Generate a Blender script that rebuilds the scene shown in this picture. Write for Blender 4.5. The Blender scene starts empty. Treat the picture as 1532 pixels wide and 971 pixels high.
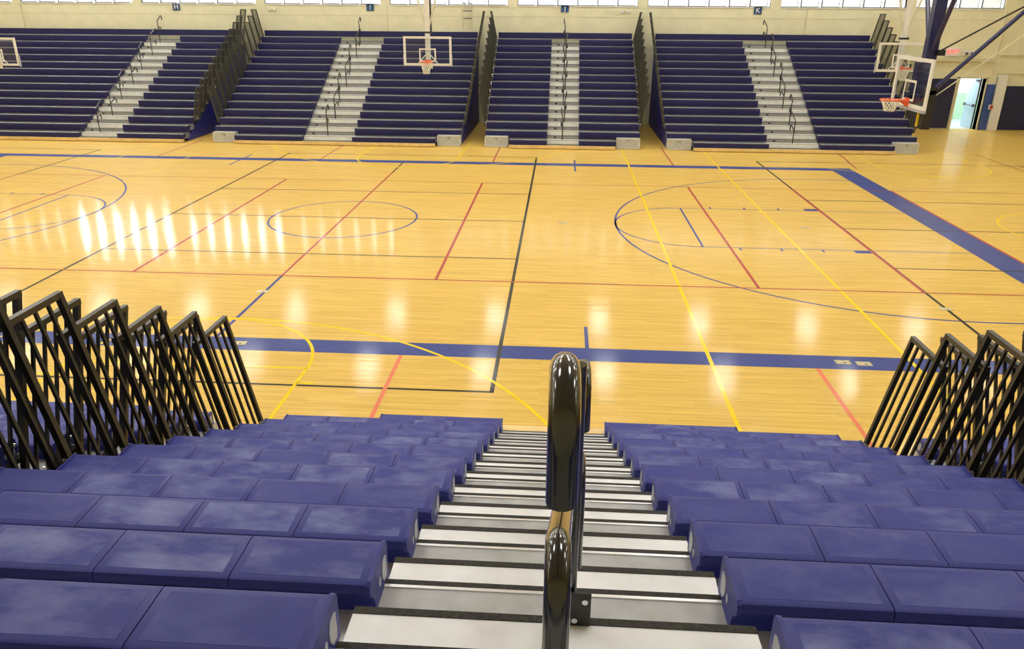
import bpy, bmesh, math, random
from mathutils import Vector, Matrix

random.seed(7)
SC = bpy.context.scene
COL = SC.collection
PI = math.pi

# ------------------------------------------------------------------ camera
CX, CY, CZ = 5.3931, -18.7084, 4.8485
YAW, PITCH, ROLL, FPX = -0.0603, -0.3855, 0.0072, 1153.98
def look():
    cy, sy, cp, sp = math.cos(YAW), math.sin(YAW), math.cos(PITCH), math.sin(PITCH)
    f = Vector((sy * cp, cy * cp, sp)); r = Vector((cy, -sy, 0.0)); u = r.cross(f)
    c, s = math.cos(ROLL), math.sin(ROLL)
    r2 = c * r + s * u; u2 = -s * r + c * u
    m = Matrix((r2, u2, -f)).transposed().to_4x4()
    m.translation = Vector((CX, CY, CZ))
    return m
cam = bpy.data.cameras.new('camera')
cam.sensor_fit = 'HORIZONTAL'; cam.sensor_width = 36.0
cam.lens = FPX / 1532.0 * 36.0
cam.clip_start = 0.05; cam.clip_end = 200
camo = bpy.data.objects.new('camera', cam); COL.objects.link(camo)
camo.matrix_world = look()
SC.camera = camo

# ------------------------------------------------------------------ world, light levels, exposure
w = bpy.data.worlds.new('sky'); SC.world = w; w.use_nodes = True
w.node_tree.nodes['Background'].inputs[0].default_value = (0.75, 0.85, 1.0, 1)
w.node_tree.nodes['Background'].inputs[1].default_value = 1.0
SC.view_settings.view_transform = 'Standard'
SC.view_settings.look = 'None'
SC.view_settings.gamma = 1.0
SC.view_settings.use_curve_mapping = False
SC.view_settings.exposure = 0.0
LAMP_EMIT = 25.0
WINDOW_EMIT = {0: 22.0, 1: 140.0, 2: 58.0, 3: 15.0}     # clear slits by bay, brighter on the sunny side; the rest below
WINDOW_REST = 4.5
PANE_EMIT = 0.5
CORRIDOR_EMIT = 34.0

# ------------------------------------------------------------------ materials
MATS = {}
def mat(name, col, rough=0.5, metal=0.0, spec=0.5, var=0.0, vscale=6.0, bump=0.0, bscale=80.0, emit=None, coat=0.0, coatr=0.1):
    m = bpy.data.materials.new(name); m.use_nodes = True
    nt = m.node_tree; b = nt.nodes['Principled BSDF']
    b.inputs['Base Color'].default_value = (*col, 1)
    b.inputs['Roughness'].default_value = rough
    b.inputs['Metallic'].default_value = metal
    b.inputs['Specular IOR Level'].default_value = spec
    b.inputs['Coat Weight'].default_value = coat
    b.inputs['Coat Roughness'].default_value = coatr
    if emit:
        b.inputs['Emission Color'].default_value = (*emit[:3], 1)
        b.inputs['Emission Strength'].default_value = emit[3]
    geo = nt.nodes.new('ShaderNodeNewGeometry')
    if var > 0:
        n = nt.nodes.new('ShaderNodeTexNoise'); n.inputs['Scale'].default_value = vscale
        n.inputs['Detail'].default_value = 5
        nt.links.new(geo.outputs['Position'], n.inputs['Vector'])
        r = nt.nodes.new('ShaderNodeMapRange'); r.inputs['From Min'].default_value = 0.3; r.inputs['From Max'].default_value = 0.7
        r.inputs['To Min'].default_value = 1 - var; r.inputs['To Max'].default_value = 1 + var
        nt.links.new(n.outputs['Fac'], r.inputs['Value'])
        mx = nt.nodes.new('ShaderNodeMix'); mx.data_type = 'RGBA'; mx.blend_type = 'MULTIPLY'
        mx.inputs[0].default_value = 1
        mx.inputs[6].default_value = (*col, 1)
        nt.links.new(r.outputs['Result'], mx.inputs[7])
        nt.links.new(mx.outputs[2], b.inputs['Base Color'])
    if bump > 0:
        n2 = nt.nodes.new('ShaderNodeTexNoise'); n2.inputs['Scale'].default_value = bscale
        nt.links.new(geo.outputs['Position'], n2.inputs['Vector'])
        bp = nt.nodes.new('ShaderNodeBump'); bp.inputs['Strength'].default_value = bump; bp.inputs['Distance'].default_value = 0.004
        nt.links.new(n2.outputs['Fac'], bp.inputs['Height'])
        nt.links.new(bp.outputs['Normal'], b.inputs['Normal'])
    MATS[name] = m
    return m

M = {}
M['seat'] = mat('navy_seat_plastic', (0.034, 0.041, 0.235), 0.42, spec=0.25, var=0.18, vscale=260.0, bump=0.25, bscale=420.0)
M['panel'] = mat('navy_seat_panel', (0.052, 0.056, 0.195), 0.5, spec=0.22, bump=0.35, bscale=500.0)
M['farseat'] = mat('navy_bench_shaded', (0.013, 0.014, 0.088), 0.45, spec=0.4, var=0.25, vscale=40.0)  # darker than the near seats: shade on the upright faces put into the navy
M['fartop'] = mat('bench_top_highlight', (0.27, 0.27, 0.27), 0.5, var=0.2, vscale=4.0)  # pale grey stands for the light caught by the navy bench tops
M['insert'] = mat('end_cap_insert', (0.46, 0.48, 0.50), 0.5, var=0.1)
M['deck'] = mat('grey_deck_sheet', (0.47, 0.47, 0.47), 0.45, spec=0.4, var=0.12, vscale=9.0)
M['step'] = mat('white_step_tread', (0.86, 0.86, 0.87), 0.4, spec=0.45, var=0.05, vscale=7.0)
M['lip'] = mat('aluminium_lip', (0.8, 0.8, 0.8), 0.3, metal=0.3)
M['nosing'] = mat('black_grit_nosing', (0.030, 0.028, 0.022), 0.8, var=0.6, vscale=70.0, bump=0.4, bscale=500.0)
M['farstep'] = mat('pale_far_step', (0.84, 0.84, 0.80), 0.5, var=0.08, vscale=5.0)
M['fardeck'] = mat('pale_far_deck', (0.26, 0.26, 0.24), 0.5, var=0.08, vscale=5.0)
M['rail'] = mat('black_rail_paint', (0.017, 0.016, 0.012), 0.35, spec=0.5, var=0.2, vscale=30.0)
M['farrail'] = mat('dark_far_rail', (0.050, 0.050, 0.036), 0.5, var=0.3, vscale=20.0)
M['tube'] = mat('black_gloss_tube', (0.012, 0.012, 0.011), 0.16, spec=0.6, var=0.2, vscale=40.0, coat=0.6, coatr=0.08)
M['bolt'] = mat('zinc_bolt', (0.7, 0.7, 0.72), 0.25, metal=0.9, var=0.1)
M['curtain'] = mat('navy_vinyl_curtain', (0.024, 0.028, 0.22), 0.5, var=0.15, vscale=3.0)
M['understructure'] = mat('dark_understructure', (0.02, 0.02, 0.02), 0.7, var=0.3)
M['endbox'] = mat('grey_end_box', (0.50, 0.52, 0.50), 0.5, var=0.1, vscale=12.0)
M['boxrim'] = mat('pale_box_rim', (0.72, 0.72, 0.66), 0.5, var=0.05)
M['kick'] = mat('pale_wood_board', (0.80, 0.58, 0.24), 0.4, var=0.12, vscale=5.0)
M['cream'] = mat('cream_block_wall', (0.77, 0.73, 0.50), 0.75, spec=0.25, var=0.05, vscale=2.0, bump=0.15, bscale=30.0)
M['cream2'] = mat('cream_trim_paint', (0.66, 0.61, 0.40), 0.6, var=0.05)
M['ceil'] = mat('white_ceiling_deck', (0.72, 0.72, 0.68), 0.8, var=0.05)
M['frame'] = mat('dark_window_frame', (0.10, 0.10, 0.11), 0.5, var=0.1)
M['whitepaint'] = mat('white_gloss_paint', (0.80, 0.80, 0.76), 0.35, var=0.04)
M['creamtube'] = mat('cream_tube_paint', (0.70, 0.67, 0.50), 0.4, var=0.05)
M['navytube'] = mat('navy_tube_paint', (0.020, 0.022, 0.085), 0.3, spec=0.5, var=0.15)
M['blacktube'] = mat('black_tube_paint', (0.02, 0.02, 0.022), 0.35, var=0.15)
M['orange'] = mat('orange_rim_paint', (0.80, 0.13, 0.035), 0.4, var=0.1)
M['net'] = mat('white_net_cord', (0.78, 0.77, 0.68), 0.8, var=0.1, vscale=60)
M['signblue'] = mat('blue_sign_face', (0.025, 0.075, 0.20), 0.5, var=0.08)
M['signwhite'] = mat('white_sign_letter', (0.85, 0.85, 0.82), 0.5, var=0.03)
M['black'] = mat('black_print', (0.015, 0.015, 0.015), 0.6, var=0.1)
M['pad'] = mat('navy_wall_pad', (0.010, 0.014, 0.062), 0.5, var=0.2, vscale=4.0)
M['bluewall'] = mat('blue_painted_wall', (0.04, 0.09, 0.32), 0.4, var=0.1, vscale=3.0)
M['doorleaf'] = mat('pale_blue_door', (0.55, 0.72, 0.85), 0.35, var=0.05)
M['greenwall'] = mat('green_corridor_wall', (0.45, 0.68, 0.46), 0.5, var=0.05)
M['whitewall'] = mat('white_corridor_wall', (0.82, 0.82, 0.80), 0.6, var=0.03)
M['greyfloor'] = mat('grey_corridor_floor', (0.52, 0.54, 0.56), 0.35, var=0.1)
M['exitred'] = mat('exit_red_letters', (0.8, 0.03, 0.03), 0.5, emit=(1.0, 0.09, 0.09, 1.6), var=0.02)
M['redbox'] = mat('red_pull_station', (0.55, 0.03, 0.03), 0.4, var=0.1)
M['plate'] = mat('brass_floor_plate', (0.55, 0.48, 0.26), 0.35, metal=0.3, var=0.2, vscale=20.0)
M['lens'] = mat('lit_lamp_lens', (0.9, 0.9, 0.85), 0.5, emit=(0.97, 0.98, 0.97, LAMP_EMIT))
M['lamphousing'] = mat('white_lamp_housing', (0.7, 0.7, 0.7), 0.5, var=0.03)
M['corrfill'] = mat('corridor_fill_glow', (0.9, 0.9, 0.9), 0.5, emit=(0.85, 0.95, 1.0, CORRIDOR_EMIT))  # glow of the added corridor fill panel
M['yellowtag'] = mat('yellow_strap', (0.75, 0.55, 0.03), 0.6, var=0.2)
M['greypad'] = mat('grey_board_pad', (0.40, 0.42, 0.48), 0.6, var=0.1)

def pane_mat(i, s):
    return mat('daylit_pane_%s' % 'abcdefghijkl'[i], (0.8, 0.83, 0.88), 0.4, emit=(0.90, 0.94, 1.0, s), var=0.03)

def slit_mat(i, s):
    return mat('clear_slit_%s' % 'abcdefghijkl'[i], (0.8, 0.83, 0.88), 0.4, emit=(0.93, 0.96, 1.0, s), var=0.03)

# glass for backboards
def glass():
    m = bpy.data.materials.new('backboard_glass'); m.use_nodes = True
    nt = m.node_tree; b = nt.nodes['Principled BSDF']
    tr = nt.nodes.new('ShaderNodeBsdfTransparent'); gl = nt.nodes.new('ShaderNodeBsdfGlossy')
    n = nt.nodes.new('ShaderNodeTexNoise'); n.inputs['Scale'].default_value = 5
    tr.inputs[0].default_value = (0.95, 0.97, 0.97, 1); gl.inputs['Roughness'].default_value = 0.05
    fr = nt.nodes.new('ShaderNodeFresnel'); fr.inputs[0].default_value = 1.5
    ad = nt.nodes.new('ShaderNodeMath'); ad.operation = 'MULTIPLY_ADD'; ad.inputs[1].default_value = 0.03
    nt.links.new(n.outputs['Fac'], ad.inputs[0]); nt.links.new(fr.outputs[0], ad.inputs[2])
    geo = nt.nodes.new('ShaderNodeNewGeometry'); inv = nt.nodes.new('ShaderNodeMath'); inv.operation = 'SUBTRACT'; inv.inputs[0].default_value = 1.0
    nt.links.new(geo.outputs['Backfacing'], inv.inputs[1])
    mu = nt.nodes.new('ShaderNodeMath'); mu.operation = 'MULTIPLY'
    nt.links.new(ad.outputs[0], mu.inputs[0]); nt.links.new(inv.outputs[0], mu.inputs[1])
    mx = nt.nodes.new('ShaderNodeMixShader')
    nt.links.new(mu.outputs[0], mx.inputs[0]); nt.links.new(tr.outputs[0], mx.inputs[1]); nt.links.new(gl.outputs[0], mx.inputs[2])
    nt.nodes.remove(b)
    nt.links.new(mx.outputs[0], nt.nodes['Material Output'].inputs[0])
    return m
M['glass'] = glass()

# maple floor
def wood_floor():
    m = bpy.data.materials.new('maple_strip_floor'); m.use_nodes = True
    nt = m.node_tree; b = nt.nodes['Principled BSDF']; L = nt.links
    geo = nt.nodes.new('ShaderNodeNewGeometry')
    br = nt.nodes.new('ShaderNodeTexBrick')
    br.inputs['Scale'].default_value = 1.0
    br.inputs['Brick Width'].default_value = 1.3; br.inputs['Row Height'].default_value = 0.057
    br.inputs['Mortar Size'].default_value = 0.0012; br.inputs['Mortar Smooth'].default_value = 0.6
    br.offset = 0.37; br.offset_frequency = 3; br.squash = 0.8; br.squash_frequency = 2
    br.inputs['Color1'].default_value = (0.70, 0.452, 0.094, 1)
    br.inputs['Color2'].default_value = (0.775, 0.525, 0.128, 1)
    br.inputs['Mortar'].default_value = (0.54, 0.32, 0.055, 1)
    L.new(geo.outputs['Position'], br.inputs['Vector'])
    mp = nt.nodes.new('ShaderNodeMapping'); mp.inputs['Scale'].default_value = (0.8, 17.0, 1.0)
    L.new(geo.outputs['Position'], mp.inputs['Vector'])
    n = nt.nodes.new('ShaderNodeTexNoise'); n.inputs['Scale'].default_value = 1.3; n.inputs['Detail'].default_value = 6
    L.new(mp.outputs['Vector'], n.inputs['Vector'])
    r = nt.nodes.new('ShaderNodeMapRange'); r.inputs['From Min'].default_value = 0.25; r.inputs['From Max'].default_value = 0.75
    r.inputs['To Min'].default_value = 0.86; r.inputs['To Max'].default_value = 1.12
    L.new(n.outputs['Fac'], r.inputs['Value'])
    mx = nt.nodes.new('ShaderNodeMix'); mx.data_type = 'RGBA'; mx.blend_type = 'MULTIPLY'; mx.inputs[0].default_value = 1
    L.new(br.outputs['Color'], mx.inputs[6]); L.new(r.outputs['Result'], mx.inputs[7])
    L.new(mx.outputs[2], b.inputs['Base Color'])
    b.inputs['Roughness'].default_value = 0.55
    b.inputs['Specular IOR Level'].default_value = 0.08
    b.inputs['Coat Weight'].default_value = 0.33
    b.inputs['Coat Roughness'].default_value = 0.11
    b.inputs['Coat IOR'].default_value = 1.5
    # faint cupping of the strips, stretches reflections towards the viewer
    n2 = nt.nodes.new('ShaderNodeTexNoise'); n2.inputs['Scale'].default_value = 9.0; n2.inputs['Detail'].default_value = 2
    mp2 = nt.nodes.new('ShaderNodeMapping'); mp2.inputs['Scale'].default_value = (0.12, 1.6, 1.0)
    L.new(geo.outputs['Position'], mp2.inputs['Vector']); L.new(mp2.outputs['Vector'], n2.inputs['Vector'])
    bp = nt.nodes.new('ShaderNodeBump'); bp.inputs['Strength'].default_value = 0.14; bp.inputs['Distance'].default_value = 0.01
    L.new(n2.outputs['Fac'], bp.inputs['Height']); L.new(bp.outputs['Normal'], b.inputs['Coat Normal'])
    return m
M['floor'] = wood_floor()
def paint(name, col):
    m = mat(name, col, 0.55, spec=0.08, var=0.06, vscale=9.0, coat=0.35, coatr=0.11)
    return m
M['lblue'] = paint('blue_court_paint', (0.050, 0.074, 0.27))
M['lred'] = paint('red_court_paint', (0.46, 0.075, 0.060))
M['lpink'] = paint('salmon_court_paint', (0.78, 0.22, 0.12))
M['lblack'] = paint('black_court_paint', (0.032, 0.030, 0.016))
M['lyellow'] = paint('yellow_court_paint', (0.88, 0.63, 0.003))

# dusty top panels: dry dust lies in patches on the seat tops
def dusty(m):
    nt = m.node_tree; b = nt.nodes['Principled BSDF']; L = nt.links
    geo = nt.nodes.new('ShaderNodeNewGeometry')
    oi = nt.nodes.new('ShaderNodeObjectInfo')
    n = nt.nodes.new('ShaderNodeTexNoise'); n.inputs['Scale'].default_value = 3.2; n.inputs['Detail'].default_value = 7; n.inputs['Roughness'].default_value = 0.62
    ad = nt.nodes.new('ShaderNodeVectorMath'); ad.operation = 'MULTIPLY_ADD'
    L.new(geo.outputs['Position'], ad.inputs[0]); ad.inputs[1].default_value = (1, 1.8, 1); L.new(oi.outputs['Random'], ad.inputs[2])
    L.new(ad.outputs[0], n.inputs['Vector'])
    r = nt.nodes.new('ShaderNodeMapRange'); r.inputs['From Min'].default_value = 0.42; r.inputs['From Max'].default_value = 0.75
    r.inputs['To Min'].default_value = 0.0; r.inputs['To Max'].default_value = 0.45
    L.new(n.outputs['Fac'], r.inputs['Value'])
    rr = nt.nodes.new('ShaderNodeMapRange'); rr.inputs['To Min'].default_value = 0.15; rr.inputs['To Max'].default_value = 1.25
    L.new(oi.outputs['Random'], rr.inputs['Value'])
    mu = nt.nodes.new('ShaderNodeMath'); mu.operation = 'MULTIPLY'
    L.new(r.outputs['Result'], mu.inputs[0]); L.new(rr.outputs['Result'], mu.inputs[1])
    mx = nt.nodes.new('ShaderNodeMix'); mx.data_type = 'RGBA'
    L.new(mu.outputs[0], mx.inputs[0]); mx.inputs[6].default_value = (0.040, 0.048, 0.255, 1); mx.inputs[7].default_value = (0.38, 0.42, 0.68, 1)
    L.new(mx.outputs[2], b.inputs['Base Color'])
dusty(M['panel'])

# ------------------------------------------------------------------ mesh helpers
class MB:
    def __init__(s): s.v = []; s.f = []
    def raw(s, vs, fs):
        o = len(s.v); s.v += [tuple(v) for v in vs]; s.f += [tuple(i + o for i in f) for f in fs]; return s
    def box(s, x0, x1, y0, y1, z0, z1):
        if x0 > x1: x0, x1 = x1, x0
        if y0 > y1: y0, y1 = y1, y0
        if z0 > z1: z0, z1 = z1, z0
        return s.raw([(x0,y0,z0),(x1,y0,z0),(x1,y1,z0),(x0,y1,z0),(x0,y0,z1),(x1,y0,z1),(x1,y1,z1),(x0,y1,z1)],
                     [(0,3,2,1),(4,5,6,7),(0,1,5,4),(1,2,6,5),(2,3,7,6),(3,0,4,7)])
    def bar(s, a, b, r, n=4, r2=None, tw=0.785398):
        return s.tube([a, b], r, n, tw=tw)
    def tube(s, pts, r, n=10, closed=False, tw=0.0, cap=True):
        pts = [Vector(p) for p in pts]; m = len(pts); rings = []
        t0 = (pts[1] - pts[0]).normalized()
        ref = Vector((0, 0, 1)) if abs(t0.z) < 0.9 else Vector((0, 1, 0))
        u = t0.cross(ref).normalized()
        for i, p in enumerate(pts):
            if closed: t = (pts[(i + 1) % m] - pts[i - 1]).normalized()
            elif i == 0: t = t0
            elif i == m - 1: t = (pts[-1] - pts[-2]).normalized()
            else: t = ((pts[i + 1] - p).normalized() + (p - pts[i - 1]).normalized()).normalized()
            u = (u - t * u.dot(t)).normalized(); v = t.cross(u)
            rr = r[i] if isinstance(r, (list, tuple)) else r
            rings.append([p + rr * (math.cos(tw + 2 * PI * k / n) * u + math.sin(tw + 2 * PI * k / n) * v) for k in range(n)])
        vs = [q for ring in rings for q in ring]; fs = []
        for i in range(m if closed else m - 1):
            j = (i + 1) % m
            for k in range(n):
                l = (k + 1) % n
                fs.append((i * n + k, i * n + l, j * n + l, j * n + k))
        if not closed and cap:
            fs.append(tuple(range(n - 1, -1, -1))); fs.append(tuple((m - 1) * n + k for k in range(n)))
        return s.raw(vs, fs)
    def prism_x(s, prof, x0, x1):           # profile of (y, z)
        n = len(prof)
        vs = [(x0, y, z) for y, z in prof] + [(x1, y, z) for y, z in prof]
        fs = [tuple(range(n - 1, -1, -1)), tuple(range(n, 2 * n))]
        fs += [(i, (i + 1) % n, n + (i + 1) % n, n + i) for i in range(n)]
        return s.raw(vs, fs)
    def mesh(s, name, m, smooth=False):
        me = bpy.data.meshes.new(name); me.from_pydata(s.v, [], s.f); me.materials.append(m)
        bm = bmesh.new(); bm.from_mesh(me); bmesh.ops.recalc_face_normals(bm, faces=bm.faces); bm.to_mesh(me); bm.free()
        if smooth:
            for p in me.polygons: p.use_smooth = True
            me.set_sharp_from_angle(angle=0.7)
        return me
    def build(s, name, m, parent=None, smooth=False):
        return link(name, s.mesh(name, m, smooth), parent)
def link(name, me, parent=None, loc=None):
    o = bpy.data.objects.new(name, me); COL.objects.link(o)
    if loc is not None: o.location = loc
    if parent is not None: child(o, parent)
    return o
def wloc(o):
    v = Vector((0, 0, 0))
    while o is not None:
        v = v + o.location; o = o.parent
    return v
def child(o, parent):
    """vertices/locations are written in world space; keep them there under a translated parent"""
    o.parent = parent
    o.location = o.location - wloc(parent)
def empty(name, loc):
    o = bpy.data.objects.new(name, None); COL.objects.link(o); o.location = loc; o.empty_display_size = 0.2
    return o
def tag(o, label=None, cat=None, group=None, kind=None):
    if label: o['label'] = label
    if cat: o['category'] = cat
    if group: o['group'] = group
    if kind: o['kind'] = kind
    return o
def box(name, m, parent, *a): return MB().box(*a).build(name, m, parent)
def text(name, body, size, loc, rot, m, parent, ext=0.004):
    c = bpy.data.curves.new(name, 'FONT'); c.body = body; c.size = size; c.extrude = ext
    c.align_x = 'CENTER'; c.align_y = 'CENTER'
    t = bpy.data.objects.new(name, c); COL.objects.link(t)
    bpy.context.view_layer.update()
    dg = bpy.context.evaluated_depsgraph_get()
    me = bpy.data.meshes.new_from_object(t.evaluated_get(dg))
    bpy.data.objects.remove(t); me.materials.clear(); me.materials.append(m)
    o = link(name, me, None, Vector(loc)); o.rotation_euler = rot
    if parent is not None: child(o, parent)
    return o

# ------------------------------------------------------------------ the hall
YW = 18.45            # far wall
XL_, XR_, YB, HC = -28.0, 29.0, -21.5, 9.6
fl = MB().raw([(XL_, YB, 0), (XR_, YB, 0), (XR_, YW + 0.3, 0), (XL_, YW + 0.3, 0), (XL_, YB, -0.1), (XR_, YB, -0.1), (XR_, YW + 0.3, -0.1), (XL_, YW + 0.3, -0.1)],
              [(0, 1, 2, 3), (4, 7, 6, 5), (0, 4, 5, 1), (1, 5, 6, 2), (2, 6, 7, 3), (3, 7, 4, 0)]).build('floor', M['floor'])
tag(fl, 'varnished maple strip gym floor painted with court lines', kind='structure')
tag(box('ceiling', M['ceil'], None, XL_, XR_, YB, YW + 0.3, HC, HC + 0.2), 'white ceiling deck of the gym', kind='structure')
tag(box('wall_left', M['cream'], None, XL_ - 0.3, XL_, YB, YW + 0.3, 0, HC), 'cream side wall beyond the far end of the court', kind='structure')
tag(box('wall_right', M['cream'], None, XR_, XR_ + 0.3, YB, YW + 0.3, 0, HC), 'cream side wall past the open door', kind='structure')
tag(box('wall_near', M['cream'], None, XL_, XR_, YB - 0.3, YB, 0, HC), 'cream wall behind the near bleachers', kind='structure')

WZ0, WZ1 = 5.10, 6.50
BAYS = [(-25.50, -20.17), (-19.74, -14.41), (-13.98, -8.65), (-8.22, -2.89), (-2.46, 2.87), (3.30, 8.63), (9.06, 14.39), (14.82, 20.15), (20.58, 24.30)]
DX0, DX1, DZ = 23.08, 24.22, 2.22
wb = MB()
wb.box(XL_, DX0, YW, YW + 0.3, 0, WZ0); wb.box(DX1, XR_, YW, YW + 0.3, 0, WZ0); wb.box(DX0, DX1, YW, YW + 0.3, DZ, WZ0)
wb.box(XL_, XR_, YW, YW + 0.3, WZ1, HC)
xs = [XL_] + [v for b in BAYS for v in b] + [XR_]
for i in range(0, len(xs), 2):
    wb.box(xs[i], xs[i + 1], YW, YW + 0.3, WZ0, WZ1)
wf = wb.build('wall_far', M['cream']); tag(wf, 'cream painted block wall behind the far bleachers', kind='structure')
for i, (a, b) in enumerate(BAYS):
    pm = pane_mat(i, PANE_EMIT); sm_ = slit_mat(i, WINDOW_EMIT.get(i, WINDOW_REST))
    fr = MB()
    fr.box(a, b, YW + 0.06, YW + 0.14, WZ0, WZ0 + 0.03); fr.box(a, b, YW + 0.06, YW + 0.14, WZ1 - 0.05, WZ1)
    n = max(2, round((b - a) / 0.888)); wd = (b - a) / n
    for k in range(n + 1):
        x = a + wd * k
        fr.box(max(a, x - 0.02), min(b, x + 0.02), YW + 0.05, YW + 0.15, WZ0, WZ1)
    f = fr.build('window_%d' % (i + 1), M['frame'])
    tag(f, 'clerestory window bay of six pale panes high on the far wall', kind='structure')
    for k in range(n):
        x = a + wd * k
        box('pane', pm, f, x + 0.02, x + wd - 0.15, YW + 0.10, YW + 0.115, WZ0 + 0.03, WZ1 - 0.05)
        box('clear_pane', sm_, f, x + wd - 0.13, x + wd - 0.03, YW + 0.10, YW + 0.115, WZ0 + 0.03, WZ1 - 0.05)
        box('mullion', M['frame'], f, x + wd - 0.15, x + wd - 0.13, YW + 0.07, YW + 0.13, WZ0 + 0.03, WZ1 - 0.05)
    box('window_sill', M['whitepaint'], f, a, b, YW - 0.03, YW + 0.06, WZ0 - 0.04, WZ0)
# mortar-course shadow joint, conduits
box('wall_joint', M['cream2'], wf, XL_, XR_, YW - 0.008, YW, 4.62, 4.65)
for x in (-2.6, -19.75, 16.0):
    box('wall_conduit', M['cream2'], wf, x - 0.015, x + 0.015, YW - 0.03, YW, 3.2, 5.06)

# ------------------------------------------------------------------ court paint
LZ = {'lblue': 0.0012, 'lblack': 0.0018, 'lyellow': 0.0024, 'lred': 0.0030, 'lpink': 0.0027}
def strip(m, x0, y0, x1, y1, wd=0.05):
    a = Vector((x0, y0, 0)); b = Vector((x1, y1, 0)); d = (b - a).normalized(); n = Vector((-d.y, d.x, 0)) * wd / 2
    z = LZ[m]
    vs = [a - n, b - n, b + n, a + n]
    vs = [(v.x, v.y, z) for v in vs]
    mb = MB().raw(vs, [(0, 1, 2, 3)])
    o = mb.build('court_line', M[m], fl)
    return o
def rect(m, x0, x1, y0, y1):
    z = LZ[m]
    return MB().raw([(x0, y0, z), (x1, y0, z), (x1, y1, z), (x0, y1, z)], [(0, 1, 2, 3)]).build('court_line', M[m], fl)
def arc(m, cx, cy, r, a0, a1, wd=0.05, n=64):
    z = LZ[m]; vs = []; fs = []
    for k in range(n + 1):
        a = math.radians(a0 + (a1 - a0) * k / n)
        for q in (r - wd / 2, r + wd / 2): vs.append((cx + q * math.cos(a), cy + q * math.sin(a), z))
    for k in range(n): fs.append((2 * k, 2 * k + 1, 2 * k + 3, 2 * k + 2))
    return MB().raw(vs, fs).build('court_arc', M[m], fl)
LB, RB = -14.15, 14.47
# main basketball court: wide blue border
rect('lblue', LB, RB, -8.15, -7.67); rect('lblue', LB, RB, 7.66, 8.12)
rect('lblue', RB, RB + 0.70, -8.15, 8.12); rect('lblue', LB - 0.70, LB, -8.15, 8.12)
# half-court line: black / red / blue lengths
strip('lblack', 0, 5.9, 0, 7.66); strip('lred', 0, -4.59, 0, 5.9); strip('lblue', 0, -7.67, 0, -4.59, 0.06)
arc('lblue', 0, 0, 1.83, 0, 360, n=96)
for s, bx in ((1, RB), (-1, LB)):
    ftx = bx - s * 5.83; bk = bx - s * 1.60
    strip('lblue', ftx, -1.84, ftx, 1.84)
    for q in (-1.84, 1.84): strip('lblue', ftx, q, bx, q, 0.035)
    arc('lblue', ftx, 0, 1.84, 90 if s > 0 else -90, 270 if s > 0 else 90, wd=0.045)
    arc('lblue', bk, 0, 6.06, 90 if s > 0 else -90, 270 if s > 0 else 90, n=96)
    for q in (-6.06, 6.06): strip('lblue', bk, q, bx, q)
    for q in (-1, 1):
        rect('lblue', bx - s * 2.55, bx - s * 2.20, q * 1.84 - 0.02, q * 2.05)
        for d in (3.2, 4.1, 5.0):
            rect('lblue', bx - s * (d + 0.05), bx - s * d, min(q * 1.84, q * 2.03), max(q * 1.84, q * 2.03))
# coach box ticks
for x in (5.9, -5.72):
    strip('lblue', x, -9.09, x, -8.15, 0.06); strip('lblue', x, -7.67, x, -6.79, 0.06)
    strip('lblue', x, 8.12, x, 8.8, 0.06); strip('lblue', x, 6.7, x, 7.66, 0.06)
# red volleyball lines
strip('lred', -20, -4.59, 21.2, -4.59, 0.045); strip('lred', -20, 4.59, 21.2, 4.59, 0.04)
for x in (3.05, -3.02, 9.24, -8.82, 12.3, -11.6, 15.2): strip('lred', x, -4.59, x, 4.59, 0.06)
for x in (3.07, 9.27, -3.0, -8.9):
    strip('lpink', x, -11.5, x, -8.15, 0.06); strip('lred', x, 8.12, x, 11.8, 0.05)
strip('lred', 15.4, 8.12, 15.9, 12.0, 0.05); strip('lred', 20.9, 6.0, 20.9, 11.5, 0.05)
# black cross courts
for xa, xb in ((-4.47, 4.55), (12.32, 21.3), (-20.5, -11.6)):
    for x in (xa, xb): strip('lblack', x, -9.27, x, 9.2, 0.06)
    for y in (-9.27, 9.2): strip('lblack', xa - 0.03, y, xb + 0.03, y, 0.05)
    for y in (-3.1, 0.05, 3.12): strip('lblack', xa, y, xb, y, 0.045)
# yellow lines and cross-court keys
for x in (7.74, 10.76, -7.7, -10.1): strip('lyellow', x, -11.2, x, 11.3, 0.06 if x > 0 else 0.035)
for cx in (0.0, 18.1):
    for s in (-1, 1):
        arc('lyellow', cx, s * 12.87, 6.0, 20 if s < 0 else 180 + 20, 160 if s < 0 else 340)
        arc('lyellow', cx, s * 8.72, 1.80, 0 if s < 0 else 180, 180 if s < 0 else 360)
        strip('lyellow', cx - 1.8, s * 8.72, cx + 1.8, s * 8.72)
        for q in (-1, 1):
            strip('lyellow', cx + q * 1.79, s * 8.72, cx + q * 1.79, s * 12.5)
            strip('lyellow', cx + q * 1.8, s * 9.19, cx + q * 2.03, s * 9.19)
arc('lyellow', 18.1, 0.3, 1.8, 0, 360)
for (x, y) in ((0.46, -7.9), (-0.04, -5.53), (9.72, -7.9), (10.02, -7.93), (12.31, -5.45), (11.43, 0.07), (5.51, 0.04)):
    pb = MB().box(x - 0.11, x + 0.11, y - 0.07, y + 0.07, 0.0, 0.006)
    o = pb.build('floor_plate', M['plate'], fl)
    MB().tube([(x + 0.02, y - 0.02, 0.004), (x + 0.02, y - 0.02, 0.008)], 0.018, 8).build('plate_keyhole', M['black'], o)

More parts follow.
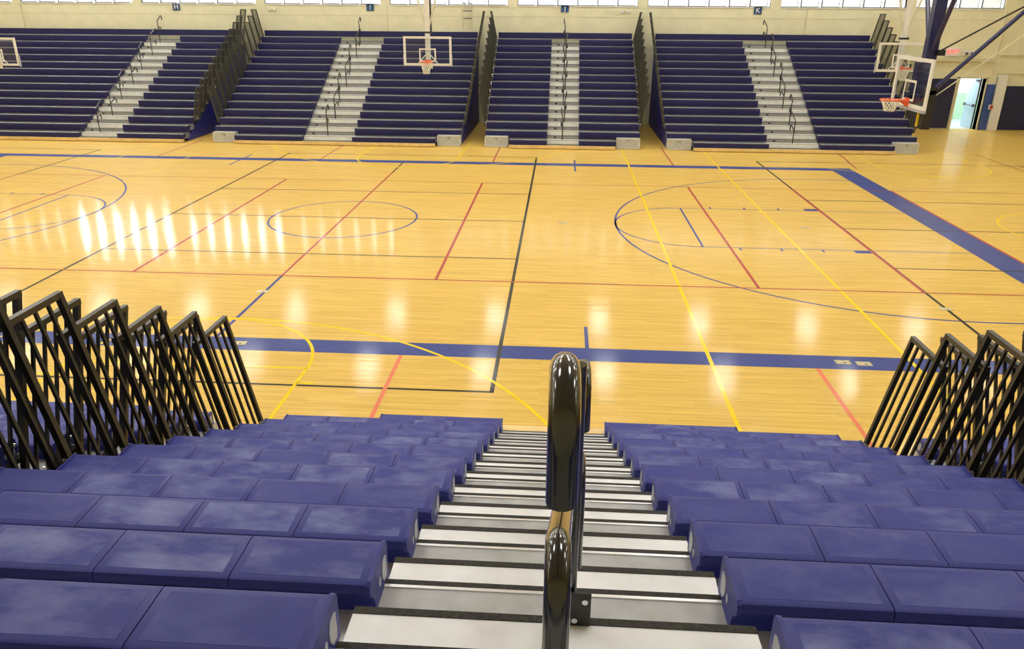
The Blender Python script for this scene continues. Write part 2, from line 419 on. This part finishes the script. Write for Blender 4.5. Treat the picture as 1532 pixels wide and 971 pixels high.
# ------------------------------------------------------------------ bleachers
SEAT_PROF = [(0.0, -0.155), (0.004, -0.10), (0.0, -0.018), (-0.005, -0.006), (-0.018, 0.0), (-0.228, 0.0), (-0.240, -0.006), (-0.246, -0.02), (-0.243, -0.042), (-0.222, -0.058), (-0.205, -0.080), (-0.193, -0.110), (-0.19, -0.16), (-0.10, -0.16)]
_cache = {}
def module_mesh(w_, s):
    key = ('mod', round(w_, 4), s)
    if key not in _cache:
        mb = MB().prism_x([(s * y, z) for y, z in SEAT_PROF], 0.002, w_ - 0.002)
        p = MB().box(0.03, w_ - 0.03, s * -0.215, s * -0.03, -0.002, 0.0007)
        _cache[key] = (mb.mesh('seat_module', M['seat'], True), p.mesh('top_panel', M['panel']))
    return _cache[key]
def endcap_mesh(s, d):
    key = ('cap', s, d)
    if key not in _cache:
        prof = [(0.006, -0.165), (0.008, -0.10), (0.005, -0.016), (-0.004, 0.0), (-0.018, 0.006), (-0.232, 0.006), (-0.250, -0.004), (-0.255, -0.02), (-0.25, -0.046), (-0.228, -0.064), (-0.212, -0.084), (-0.200, -0.112), (-0.197, -0.165)]
        cap = MB().prism_x([(s * y, z) for y, z in prof], 0, d * 0.014)
        big = [(-0.028, -0.045), (-0.026, -0.11), (-0.034, -0.132), (-0.066, -0.132), (-0.088, -0.10), (-0.090, -0.065), (-0.078, -0.04), (-0.045, -0.036)]
        ins = MB().prism_x([(s * y, z) for y, z in big], d * 0.012, d * 0.0165)
        small = [(-0.125 + 0.014 * math.cos(a * PI / 4), -0.085 + 0.020 * math.sin(a * PI / 4)) for a in range(8)]
        ins2 = MB().prism_x([(s * y, z) for y, z in small], d * 0.012, d * 0.0165)
        _cache[key] = (cap.mesh('end_cap', M['seat']), ins.mesh('cap_window', M['insert']), ins2.mesh('cap_hole', M['insert']))
    return _cache[key]

def rail_mesh(s, lean, length, nb, top, bot, kind):
    """one leaning guard panel; origin at the section end, seat-front, seat-top height; lean = +1/-1 side"""
    key = ('rail', s, lean, length, nb, kind)
    if key not in _cache:
        tx = lean * 0.31; bx = lean * 0.045
        def P(b, t, off=0.0): # t 0 bottom .. 1 top
            return (bx + (tx - bx) * t, -s * b, bot + (top - bot) * t)
        fr = MB(); r = 0.030 if kind == 'near' else 0.03
        for b in (0.0, length): fr.bar(P(b, 0), P(b, 1), r)
        fr.bar(P(-0.021, 1), P(length + 0.021, 1), r); fr.bar(P(0, 0.02), P(length, 0.02), r * 0.8)
        bal = MB().bar((0, 0, 0), (tx - bx, 0, top - bot), 0.0155)
        inf = MB()
        for k in range(nb):
            b = length * (k + 1) / (nb + 1); inf.bar(P(b, 0.02), P(b, 0.99), 0.017 if kind == 'near' else 0.010)
        _cache[key] = (fr.mesh('guard_rail', M['rail'] if kind == 'near' else M['farrail']),
                       bal.mesh('baluster', M['rail']), inf.mesh('baluster_set', M['farrail']), [P(length * (k + 1) / (nb + 1), 0) for k in range(nb)])
    return _cache[key]

def rail_bolts(s, side, near):
    key = ('bolts', s, side, near)
    if key not in _cache:
        q = 0.012 if near else 0.020
        mb = MB().tube([(side * 0.02, 0, 0), (side * (0.05 + q), 0, 0)], q, 6)
        _cache[key] = mb.mesh('fixing_bolt', M['bolt'])
    return _cache[key]
def arc_pts(c, r, a0, a1, n=7):
    return [(c[0] + r * math.cos(math.radians(a0 + (a1 - a0) * k / n)), c[1] + r * math.sin(math.radians(a0 + (a1 - a0) * k / n))) for k in range(n + 1)]
def handrail(parent, x, dx, yf, zf, s, near):
    """yf, zf: foot of the post; s: +1 when the bank faces +y (uphill is -y). dx: side of the arms"""
    key = ('hand', s, dx, near)
    if key not in _cache:
        r = 0.0235; n = 14 if near else 6
        sl = 0.2761 / 0.5921 if near else 0.262 / 0.5
        ang = math.degrees(math.atan(sl))
        def arm(b0, z0, reach, drop):
            rb = 0.085
            # in (b = uphill distance, z) space
            z1 = z0 + sl * (reach - rb)
            # centre of bend lies below the end of the sloped run
            cx_ = reach - rb + rb * math.sin(math.radians(ang)) * 0; cz_ = z1 - rb
            path = [(b0, z0)] + [(cx_ + rb * math.cos(math.radians(a)), cz_ + rb * math.sin(math.radians(a))) for a in [90 + ang - (90 + ang) * k / 9 for k in range(10)]] + [(cx_ + rb, cz_ - drop)]
            return path
        top = 0.97 if near else 0.92
        xa = dx * 0.028
        mb = MB()
        up = [(dx * 0.0, -s * 0.0, 0.02), (0, 0, top - 0.06)]
        mb.tube(up, 0.021, n)
        def put(path):
            pts = [(dx * (0.02 + 0.036 * min(1, b / 0.12)), -s * b, z) for b, z in path]
            mb.tube(pts, r, n)
        if near:
            put(arm(0.0, top - 0.075, 1.03, 0.085)); put(arm(0.0, top - 0.42, 0.95, 0.30))
        else:
            put(arm(0.0, top - 0.03, 0.55, 0.10)); put(arm(0.0, top - 0.40, 0.36, 0.10))
        ft = MB()
        ft.box(-0.035, 0.035, s * 0.012, s * 0.02, -0.06, 0.09)
        ft.box(-0.035, 0.055, -s * 0.03, s * 0.014, -0.002, 0.012)
        ft.box(-0.03, 0.055, -s * 0.034, -s * 0.026, 0.0, 0.13)
        bl = MB().tube([(0, -s * 0.030, 0), (0, -s * 0.046, 0)], 0.010, 8)
        _cache[key] = (mb.mesh('handrail', M['tube'] if near else M['blacktube'], True), ft.mesh('foot_bracket', M['rail']), bl.mesh('bracket_bolt', M['bolt'], True))
    a, b, c = _cache[key]
    o = link('handrail', a, parent, Vector((x, yf, zf)))
    if near:
        link('foot_bracket', b, o, Vector((x + 0.012, yf, zf))); [link('bracket_bolt', c, o, Vector((x + 0.012 + q, yf, zf + h))) for q, h in ((0.035, 0.105), (0.004, 0.03))]
    return o

def section(name, label, s, yf, zs, D, R, x0, x1, aisle, rows, near, rail_l, rail_r, group, rail_from=2, short=0.95, endbox=(True, True), step_m=None, hand=True, rmax=None, rows_from=0, curtain=(True, True)):
    """a bank of telescopic bleachers. s=+1 faces +y. rows counted from the front."""
    Y = lambda b: yf - s * b
    root = empty(name, (0.5 * (x0 + x1), yf, 0)); tag(root, label, 'bleachers', group)
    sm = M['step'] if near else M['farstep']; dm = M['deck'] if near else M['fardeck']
    back = rows * D + 0.35
    for i in range(rows_from, rows):
        zt = zs + R * i; zd = zt - 0.16; b0 = i * D
        xa, xb = (x0 + short if i == 0 and endbox[0] else x0), (x1 - short if i == 0 and endbox[1] else x1)
        # deck: tread sheet and riser
        dk = MB()
        dk.box(xa, xb, Y(b0 + 0.03), Y(b0 + D + 0.05), zd - 0.025, zd)
        dk.box(xa, xb, Y(b0 + 0.03), Y(b0 + 0.045), zd - (R if i else zd - 0.002), zd - 0.025)
        d = dk.build('deck', dm, root)
        spans = [(xa, aisle[0]), (aisle[1], xb)] if aisle else [(xa, xb)]
        if aisle:
            ns = MB().box(aisle[0] - 0.05, aisle[1] + 0.05, Y(b0 + 0.026), Y(b0 + 0.052), zd - 0.008, zd + 0.004)
            ns.build('nosing_strip', M['nosing'], d)
            if near:
                box('aluminium_lip', M['lip'], d, aisle[0] - 0.02, aisle[1] + 0.02, Y(b0 + 0.054), Y(b0 + 0.068), zd - 0.002, zd + 0.005)
            else:
                xm = aisle[0] + 0.30
                box('number_plate', M['black'], d, xm - 0.05, xm + 0.05, Y(b0 + 0.024), Y(b0 + 0.03), zd - 0.085, zd - 0.03)
            if i >= 1:
                hx0, hx1 = aisle[0] - 0.02 if near else aisle[0], aisle[1] + 0.03 if near else aisle[1]
                hz = zt - 1.08 * R; hb = b0 - 0.45 * D
                st = box('half_step', sm, root, hx0, hx1, Y(hb), Y(b0 + 0.028), zd - R + 0.0, hz)
                box('nosing_strip', M['nosing'], st, hx0, hx1, Y(hb - 0.003), Y(hb + 0.028 if near else hb + 0.03), hz - 0.006, hz + 0.003)
        # seats
        for si, (a, b) in enumerate(spans):
            if b - a < 0.1: continue
            if near:
                n = max(1, round((b - a) / 0.485)); wd = (b - a) / n
                for k in range(n):
                    me, pn = module_mesh(wd, s)
                    o = link('seat_module', me, root, Vector((a + wd * k, Y(b0), zt)))
                    link('top_panel', pn, o, Vector((a + wd * k, Y(b0), zt)))
                for xx, dd in ((a, -1), (b, 1)):
                    cm, ci, ch = endcap_mesh(s, dd)
                    o = link('end_cap', cm, root, Vector((xx, Y(b0), zt)))
                    link('cap_window', ci, o, Vector((xx, Y(b0), zt))); link('cap_window', ch, o, Vector((xx, Y(b0), zt)))
            else:
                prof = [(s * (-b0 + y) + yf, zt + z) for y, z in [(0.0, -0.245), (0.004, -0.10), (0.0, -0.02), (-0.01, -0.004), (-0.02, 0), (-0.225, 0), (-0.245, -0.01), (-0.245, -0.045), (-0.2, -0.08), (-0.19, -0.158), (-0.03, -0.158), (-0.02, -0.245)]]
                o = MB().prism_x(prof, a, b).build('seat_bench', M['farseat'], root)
                box('top_highlight', M['fartop'], o, a + 0.01, b - 0.01, Y(b0 + 0.012), Y(b0 + 0.225), zt - 0.004, zt + 0.002)  # highlight along the seat top, laid on as a pale strip
    # under-structure closes the view below the decks
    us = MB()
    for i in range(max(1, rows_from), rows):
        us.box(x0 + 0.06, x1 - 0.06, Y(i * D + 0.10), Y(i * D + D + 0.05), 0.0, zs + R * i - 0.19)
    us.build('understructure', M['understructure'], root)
    # front kick board and end boxes
    if rows_from == 0:
        fx0, fx1 = (x0 + short if endbox[0] else x0), (x1 - short if endbox[1] else x1)
        kb = box('kick_board', M['kick'], root, fx0, fx1, Y(-0.10), Y(0.028), 0.02, 0.125)
        for side, e in ((-1, endbox[0]), (1, endbox[1])):
            if not e: continue
            a, b = (x0, x0 + short - 0.05) if side < 0 else (x1 - short + 0.05, x1)
            bx_ = box('end_box', M['endbox'], root, a, b, Y(0.50 if near else 0.22), Y(D + 0.1), 0.015, zs + R - 0.18)
            fr = MB(); zt_ = zs + R - 0.18; yy = (Y(0.485 if near else 0.205), Y(0.502 if near else 0.222))
            fr.box(a, b, *yy, 0.012, 0.035); fr.box(a, b, *yy, zt_ - 0.022, zt_); fr.box(a, a + 0.022, *yy, 0.012, zt_); fr.box(b - 0.022, b, *yy, 0.012, zt_)
            fr.build('box_rim', M['boxrim'], bx_)
            if not near:
                text('row_number', '15', 0.11, ((a + b) / 2, Y(0.215), zt_ - 0.09), (PI / 2, 0, 0), M['black'], bx_, 0.003)
    if not near:
        bp = box('back_panel', M['farseat'], root, x0, x1, Y(rows * D), Y(rows * D + 0.06), zs + R * (rows - 1) + 0.02, zs + R * rows + 0.005)
        box('top_deck', dm, root, x0, x1, Y((rows - 1) * D + 0.28), Y(rows * D + 0.12), zs + R * (rows - 1) - 0.16, zs + R * (rows - 1) - 0.13)
    # closure curtains on the ends
    for side, e in ((-1, rail_l and curtain[0]), (1, rail_r and curtain[1])):
        if not e: continue
        xx = x0 + 0.02 if side < 0 else x1 - 0.02
        pts = [(Y(0.35), 0.012), (Y(back), 0.012), (Y(back), zs + R * (rows - 1) - 0.2), (Y(0.35), 0.13)]
        MB().prism_x(pts, xx, xx + side * 0.012).build('end_curtain', M['curtain'], root)
    # leaning guard rails
    for side, e in ((-1, rail_l), (1, rail_r)):
        if not e: continue
        xx = x0 if side < 0 else x1
        ln = 0.66 if near else 0.56
        fm, bm_, inf, bpos = rail_mesh(s, side, ln, 4 if near else 6, 1.13, -0.17, 'near' if near else 'far')
        for i in range(max(rail_from, rows_from), (rmax or rows)):
            p = Vector((xx, Y(i * D), zs + R * i))
            o = link('guard_rail', fm, root, p)
            if near:
                for q in bpos: link('baluster', bm_, o, p + Vector(q))
            else:
                link('baluster_set', inf, o, p)['kind'] = 'stuff'
            for b, z in ((0.06, -0.10), (0.40, -0.10), (0.06, -0.02)):
                link('fixing_bolt', rail_bolts(s, side, near), o, p + Vector((0, -s * b, z)))
    if aisle and hand:
        xc = 0.5 * (aisle[0] + aisle[1])
        for q, i in enumerate(range(1, 12 if near else rows, 2)):
            b = i * D - 0.45 * D; z = zs + R * i - 1.08 * R
            if near:
                alt = -1 if (q % 2) else 1
                handrail(root, 5.449 - 0.017 * alt, alt, Y(b - 0.002), z, s, True)
            else:
                alt = 1 if (q % 2) else -1
                handrail(root, xc + alt * 0.03, alt, Y(b - 0.002), z, s, False)
    return root

# far banks
FY, FZ, FD, FR = 11.16, 0.308, 0.50, 0.262
G = 'navy bleacher banks along the far wall'
section('bleacher_section', 'navy bleacher bank under the letter H sign beside the blue-curtained gap', -1, FY, FZ, FD, FR, -21.5, -9.35, (-13.62, -12.02), 14, False, False, True, G, endbox=(False, False))
section('bleacher_section', 'navy bleacher bank under the letter I sign, behind the hoop with the white mast', -1, FY, FZ, FD, FR, -8.25, 1.53, (-4.62, -2.66), 14, False, True, True, G)
section('bleacher_section', 'narrow navy bleacher bank under the letter J sign with a narrow white aisle', -1, FY, FZ, FD, FR, 2.47, 8.42, (4.87, 6.09), 14, False, True, True, G)
section('bleacher_section', 'navy bleacher bank under the letter K sign, next to the open door', -1, FY, FZ, FD, FR, 9.45, 18.75, (13.2, 15.1), 14, False, True, True, G, endbox=(True, True))
# near banks
NY, NZ, ND, NR = -10.485, 0.280, 0.5921, 0.2761
G2 = 'navy bleacher banks on the near side of the court'
section('bleacher_section', 'navy bleacher bank with a striped stair aisle and black handrails facing the letter J bank', 1, NY, NZ, ND, NR, 2.37, 8.52, (4.78, 6.035), 14, True, True, True, G2, rmax=12)
section('bleacher_section', 'navy bleacher bank facing the letter I bank, beyond the black guard rails', 1, NY, NZ, ND, NR, -3.87, 1.46, None, 12, True, False, True, G2, endbox=(False, True), curtain=(False, True))
section('bleacher_section', 'navy bleacher bank facing the letter K bank, beyond the black guard rails', 1, NY, NZ, ND, NR, 9.42, 14.75, None, 12, True, True, False, G2, endbox=(True, False), curtain=(True, False))

# ------------------------------------------------------------------ basketball hoops
def net_mesh(r0, r1, h, n=12, m=5, tilt=0.0):
    mb = MB(); ang = lambda k, j: 2 * PI * (k + 0.5 * (j % 2)) / n
    R_ = lambda j: r0 + (r1 - r0) * (j / m) ** 0.75
    for j in range(m):
        for k in range(n):
            for dk in ((0, 1) if j % 2 else (0, -1)):
                a = ang(k, j); b = ang(k + dk, j + 1)
                z0, z1 = -h * j / m, -h * (j + 1) / m
                mb.tube([(R_(j) * math.cos(a), R_(j) * math.sin(a), z0), (R_(j + 1) * math.cos(b), R_(j + 1) * math.sin(b), z1)], 0.009, 4)
    return mb
def frame_rect(mb, x0, x1, z0, z1, t, ya, yb):
    mb.box(x0, x1, ya, yb, z0, z0 + t); mb.box(x0, x1, ya, yb, z1 - t, z1)
    mb.box(x0, x0 + t, ya, yb, z0 + t, z1 - t); mb.box(x1 - t, x1, ya, yb, z0 + t, z1 - t)
    return mb
def hoop(label, loc, rotz, w_, h_, mastm, style, group):
    """board in local xz plane, front = -y; loc = centre of board bottom edge"""
    root = empty('basketball_hoop', loc); root.rotation_euler = (0, 0, rotz); tag(root, label, 'basketball hoop', group)
    def put(mb, name, m, smooth=False, par=None):
        o = bpy.data.objects.new(name, mb.mesh(name, m, smooth)); COL.objects.link(o); o.parent = par or root; return o
    bd = put(MB().box(-w_ / 2 + 0.03, w_ / 2 - 0.03, -0.012, 0.012, 0.03, h_ - 0.03), 'backboard', M['glass'])
    put(frame_rect(MB(), -w_ / 2, w_ / 2, 0, h_, 0.075, -0.02, 0.03), 'board_frame', M['whitepaint'], par=bd)
    put(frame_rect(MB(), -0.30, 0.30, 0.13, 0.58, 0.05, -0.018, -0.0125), 'target_square', M['whitepaint'], par=bd)
    rz = 0.14
    rim = MB(); pts = [(0.228 * math.cos(a), -0.38 + 0.228 * math.sin(a), rz) for a in [2 * PI * k / 28 for k in range(28)]]
    rim.tube(pts, 0.016, 8, closed=True)
    rm = put(rim, 'rim', M['orange'], True)
    br = MB().box(-0.11, 0.11, -0.035, -0.018, rz - 0.13, rz + 0.05); br.box(-0.09, 0.09, -0.16, -0.02, rz - 0.05, rz + 0.012)
    br.tube([(-0.08, -0.03, rz - 0.1), (-0.06, -0.2, rz - 0.01)], 0.014, 6); br.tube([(0.08, -0.03, rz - 0.1), (0.06, -0.2, rz - 0.01)], 0.014, 6)
    put(br, 'rim_bracket', M['orange'], par=rm)
    nt = put(net_mesh(0.222, 0.10, 0.40 if style != 'main' else 0.25), 'net', M['net'], par=rm); nt.location = (0, -0.38, rz)
    top = HC - loc[2]
    if style == 'cross':
        put(MB().box(-0.085, 0.085, 0.05, 0.17, 0.05, top - 0.3), 'mast', mastm)
        for q in (-1, 1):
            put(MB().tube([(q * 0.05, 0.11, h_ + 0.25), (q * 1.55, 0.11, top)], 0.03, 8), 'side_brace', M['creamtube'], True)
        put(MB().box(-0.14, 0.16, 0.04, 0.2, h_ + 0.10, h_ + 0.16), 'mast_clamp', M['blacktube'])
        put(MB().tube([(0.12, 0.16, h_ + 0.13), (-0.03, 1.0, h_ + 2.6), (-0.2, 2.2, top)], 0.035, 8), 'rear_brace', M['blacktube'], True)
        put(MB().tube([(-0.35, 0.05, 0.08), (0, 0.06, 0.45)], 0.02, 6).tube([(0.35, 0.05, 0.08), (0, 0.06, 0.45)], 0.02, 6), 'board_strut', mastm, True)
        put(MB().tube([(0.12, -0.03, -0.1), (0.12, -0.02, 0.02)], 0.055, 10), 'motor_cap', M['creamtube'], True)
        put(MB().box(w_ / 2 - 0.005, w_ / 2 + 0.02, -0.02, 0.06, -0.03, 0.36).box(-w_ / 2 - 0.02, -w_ / 2 + 0.005, -0.02, 0.06, -0.03, 0.36), 'edge_pad', M['greypad'])
    else:
        put(MB().box(-w_ / 2, w_ / 2, -0.028, 0.035, -0.06, 0.004), 'bottom_pad', M['greypad'])
        put(MB().box(-0.10, 0.10, 0.16, 0.40, 0.10, top - 0.2), 'mast', M['navytube'])
        put(MB().tube([(-0.05, 0.28, h_ + 0.05), (-3.0, 0.28, top)], 0.05, 8), 'side_brace', M['navytube'], True)
        put(MB().tube([(0.05, 0.28, h_ + 0.05), (3.0, 0.28, top)], 0.05, 8), 'side_brace', M['navytube'], True)
        put(MB().box(-0.5, 0.5, 0.04, 0.16, 0.15, 0.30).box(-0.12, 0.12, 0.04, 0.2, 0.1, h_ - 0.1), 'board_mount', M['navytube'])
        put(MB().tube([(0.72, 0.12, 0.36), (0.72, 6.1, 6.6)], 0.046, 10), 'rear_brace', M['navytube'], True)
        put(MB().tube([(0.2, 0.42, h_ + 0.16), (0.2, 5.2, h_ + 2.95)], 0.018, 8), 'upper_brace', M['blacktube'], True)
        put(MB().tube([(0.72, 0.10, 0.18), (0.72, 6.1, 5.0)], 0.012, 6), 'safety_cable', M['creamtube'], True)
        put(MB().box(-0.07, 0.25, 0.36, 0.5, h_ + 0.05, h_ + 0.17), 'mast_hinge', M['blacktube'])
        mk = MB().box(0.60, 0.84, 0.04, 0.22, -0.40, 0.42); mk.tube([(0.60, 0.13, 0.42), (0.84, 0.13, 0.42)], 0.09, 12)
        put(mk, 'height_jack', M['blacktube'])
        put(MB().box(0.60, 0.64, 0.0, 0.04, -0.36, -0.06), 'yellow_strap', M['yellowtag'])
    return root
GH = 'cross-court hoops along the far bleachers'
hoop('glass basketball hoop on a white mast in front of the letter I bank', (0.56, 10.2, 3.03), 0, 1.72, 0.98, M['whitepaint'], 'cross', GH)
hoop('glass basketball hoop on a cream mast in front of the letter K bank', (17.0, 10.1, 3.00), 0, 1.62, 0.95, M['whitepaint'], 'cross', GH)
hoop('glass basketball hoop on a white mast in front of the letter H bank', (-15.55, 10.2, 2.86), 0, 1.72, 0.98, M['whitepaint'], 'cross', GH)
hoop('large glass hoop at the court baseline hung from a navy mast, orange rim', (13.26, 0.02, 2.90), -PI / 2, 1.86, 1.06, M['navytube'], 'main', None)

# ------------------------------------------------------------------ letter signs, ladder, wall fittings
for ch, x, z in (('H', -12.35, 4.965), ('I', -3.36, 5.0), ('J', 5.41, 5.0), ('K', 13.86, 4.98)):
    o = box('section_sign', M['signblue'], None, x - 0.17, x + 0.17, YW - 0.03, YW - 0.008, z - 0.17, z + 0.12)
    tag(o, 'small blue wall sign with the white letter ' + ch, 'sign', 'section letter signs')
    text('sign_letter', ch, 0.30, (x, YW - 0.034, z - 0.02), (PI / 2, 0, 0), M['signwhite'], o)
lad = empty('wall_ladder', (1.05, YW, 4.2)); tag(lad, 'short cream rung ladder fixed high on the wall right of the white mast', 'ladder')
for x in (0.86, 1.26): MB().tube([(x, YW - 0.12, 4.1), (x, YW - 0.12, 5.25)], 0.016, 6).build('ladder_rail', M['cream2'], lad)
for z in (4.55, 4.86, 5.17):
    MB().tube([(0.86, YW - 0.12, z), (1.26, YW - 0.12, z)], 0.022, 6).build('rung', M['frame'], lad)
    MB().tube([(0.86, YW - 0.12, z - 0.08), (0.86, YW, z - 0.08)], 0.014, 6).build('standoff', M['cream2'], lad)
for x, g in ((-8.0, None), (-7.75, None), (7.95, None), (8.2, None)):
    o = box('junction_box', M['cream2'], None, x - 0.07, x + 0.07, YW - 0.06, YW, 4.82, 4.96)
    box('box_cover', M['whitepaint'], o, x - 0.055, x + 0.055, YW - 0.068, YW - 0.06, 4.835, 4.945)
    tag(o, 'small square electrical box on the wall beside the letter %s bank rails' % ('I' if x < 0 else 'J'), 'electrical box', 'small wall boxes')
# ledge and pipes by the door
tr = box('trim_1', M['cream2'], None, 19.6, 24.3, YW - 0.12, YW, 2.94, 3.08); tag(tr, 'cream ledge above the open door', kind='structure')
tr = box('trim_2', M['cream2'], None, 24.6, XR_, YW - 0.06, YW, 3.18, 3.24); tag(tr, 'cream pipe run on the wall right of the door', kind='structure')
MB().box(24.6, XR_, YW - 0.05, YW, 2.42, 2.47).build('lower_pipe', M['cream2'], tr)
MB().box(24.42, 24.47, YW - 0.05, YW, 2.4, 5.0).build('vertical_pipe', M['cream2'], tr)
# exit sign and emergency light
ex = box('exit_sign', M['whitepaint'], None, 22.18, 22.80, YW - 0.09, YW, 3.16, 3.50); tag(ex, 'lit exit sign with red letters on the ledge above the door', 'exit sign')
text('sign_letters', 'EXIT', 0.26, (22.49, YW - 0.095, 3.33), (PI / 2, 0, 0), M['exitred'], ex, 0.006)
em = box('emergency_light', M['whitepaint'], None, 22.95, 23.38, YW - 0.12, YW, 3.20, 3.36); tag(em, 'white twin-head emergency light right of the exit sign', 'light')
for x in (23.05, 23.28): MB().tube([(x, YW - 0.12, 3.28), (x, YW - 0.19, 3.27)], [0.05, 0.065], 10).build('lamp_head', M['frame'], em, True)
# door, corridor and pads
jm = MB().box(DX0 - 0.10, DX0, YW - 0.03, YW + 0.30, 0, DZ + 0.06); jm.box(DX1, DX1 + 0.06, YW - 0.03, YW + 0.3, 0, DZ + 0.06); jm.box(DX0 - 0.1, DX1 + 0.06, YW - 0.03, YW + 0.3, DZ, DZ + 0.06)
d1 = jm.build('door_1', M['cream2']); tag(d1, 'open doorway in the far wall leading to a bright corridor', kind='structure')
# leaf swung into the corridor, hinged on the right jamb
lf = MB().box(0, 0.045, 0.0, 1.08, 0.02, DZ - 0.01)
leaf = bpy.data.objects.new('door_leaf', lf.mesh('door_leaf', M['doorleaf'])); COL.objects.link(leaf); leaf.parent = d1
leaf.location = (DX1 - 0.08, YW + 0.32, 0); leaf.rotation_euler = (0, 0, -0.04)
def dl(mb, name, m):
    o = bpy.data.objects.new(name, mb.mesh(name, m)); COL.objects.link(o); o.parent = leaf; return o
dl(MB().tube([(-0.07, 0.12, 1.0), (-0.07, 0.96, 1.0)], 0.025, 8).box(-0.09, 0, 0.06, 0.16, 0.95, 1.07).box(-0.09, 0, 0.92, 1.02, 0.95, 1.07), 'panic_bar', M['frame'])
dl(MB().box(-0.06, 0, 0.05, 0.30, DZ - 0.16, DZ - 0.08), 'door_closer', M['frame'])
dl(MB().box(-0.004, 0.05, -0.03, 0.0, 0.0, DZ), 'hinge_edge', M['black'])
# corridor shell behind the door
cs = MB().box(21.6, 26.2, YW + 4.0, YW + 4.1, 0, 1.25); cw = cs.build('wall_corridor', M['greenwall']); tag(cw, 'green and white corridor wall seen through the open door', kind='structure')
MB().box(21.6, 26.2, YW + 4.0, YW + 4.1, 1.25, 3.0).build('upper_wall', M['whitewall'], cw)
MB().box(26.2, 26.3, YW + 0.3, YW + 4.1, 0, 3.0).box(21.5, 21.6, YW + 0.3, YW + 4.1, 0, 3.0).build('corridor_side', M['whitewall'], cw)
MB().box(21.5, 26.3, YW + 0.3, YW + 4.1, -0.1, 0.0).build('corridor_floor', M['greyfloor'], cw)
MB().box(21.5, 26.3, YW + 0.3, YW + 4.1, 3.05, 3.15).build('corridor_ceiling', M['whitewall'], cw)
cl = box('corridor_fill_panel', M['lamphousing'], None, 23.3, 24.5, YW + 1.3, YW + 2.7, 2.93, 3.0); tag(cl, 'added fill-light panel, out of view, inside the corridor past the open door', 'lamp')  # invented, unseen source that brightens the corridor in place of daylight
box('lamp_lens', M['corrfill'], cl, 23.35, 24.45, YW + 1.35, YW + 2.65, 2.915, 2.93)
GP = 'navy wall pads by the door'
for lab, a, b, z0, z1 in (('dark navy wall pad left of the open door', 21.1, 22.92, 0.06, 2.20), ('dark navy wall pad right of the white pilaster', 25.16, 28.6, 0.02, 1.92)):
    e = empty('wall_pad', ((a + b) / 2, YW, 0)); tag(e, lab, 'wall pad', GP)
    n = max(2, round((b - a) / 0.62)); wd = (b - a) / n
    for k in range(n):
        MB().box(a + wd * k + 0.004, a + wd * (k + 1) - 0.004, YW - 0.06, YW, z0, z1).build('pad_panel', M['pad'], e)
    MB().box(a, b, YW - 0.064, YW - 0.058, z0 + 0.5 * (z1 - z0) - 0.02, z0 + 0.5 * (z1 - z0)).build('pad_seam', M['black'], e)
o = box('wall_panel', M['bluewall'], None, 24.30, 24.66, YW - 0.04, YW, 0.0, 1.98); tag(o, 'glossy blue wall panel between the door and the white pilaster', 'wall panel')
box('panel_edge', M['pad'], o, 24.28, 24.31, YW - 0.045, YW, 0, 1.98)
o = box('trim_3', M['whitepaint'], None, 24.68, 25.10, YW - 0.10, YW, 0, 2.40); tag(o, 'white painted pilaster beside the open door', kind='structure')
ps = box('fire_pull_station', M['whitepaint'], None, 24.52, 24.72, YW - 0.16, YW - 0.10, 0.92, 1.12); tag(ps, 'small fire alarm pull station on the panel right of the door', 'alarm')
box('pull_handle', M['redbox'], ps, 24.56, 24.68, YW - 0.18, YW - 0.16, 0.95, 1.09)
MB().tube([(24.62, YW - 0.12, 1.12), (24.62, YW - 0.12, 2.3)], 0.018, 6).build('conduit', M['frame'], ps)

# ------------------------------------------------------------------ ceiling lamps
hs = MB().box(-0.45, 0.45, -0.80, 0.80, 0.02, 0.14); hs.box(-0.3, 0.3, -0.6, 0.6, 0.14, 0.2)
hm = hs.mesh('lamp_housing', M['lamphousing']); lm = MB().box(-0.41, 0.41, -0.76, 0.76, 0.0, 0.02).mesh('lamp_lens', M['lens'])
rdm = MB().tube([(0, 0, 0.2), (0, 0, HC - 9.0)], 0.015, 6).mesh('hanger_rod', M['frame'])
for x in (-22.3, -17.35, -12.4, -7.45, -2.4, 2.45, 7.5, 12.3, 17.4, 22.4):
    for y in (16.2, 10.2, 4.1, -2.0, -8.1, -14.2):
        e = empty('ceiling_lamp', (x, y, 9.0)); tag(e, 'white high-bay lamp hanging from the gym ceiling', 'lamp', 'high-bay ceiling lamps')
        for nm, me in (('lamp_housing', hm), ('lamp_lens', lm), ('hanger_rod', rdm)):
            o = bpy.data.objects.new(nm, me); COL.objects.link(o); o.parent = e
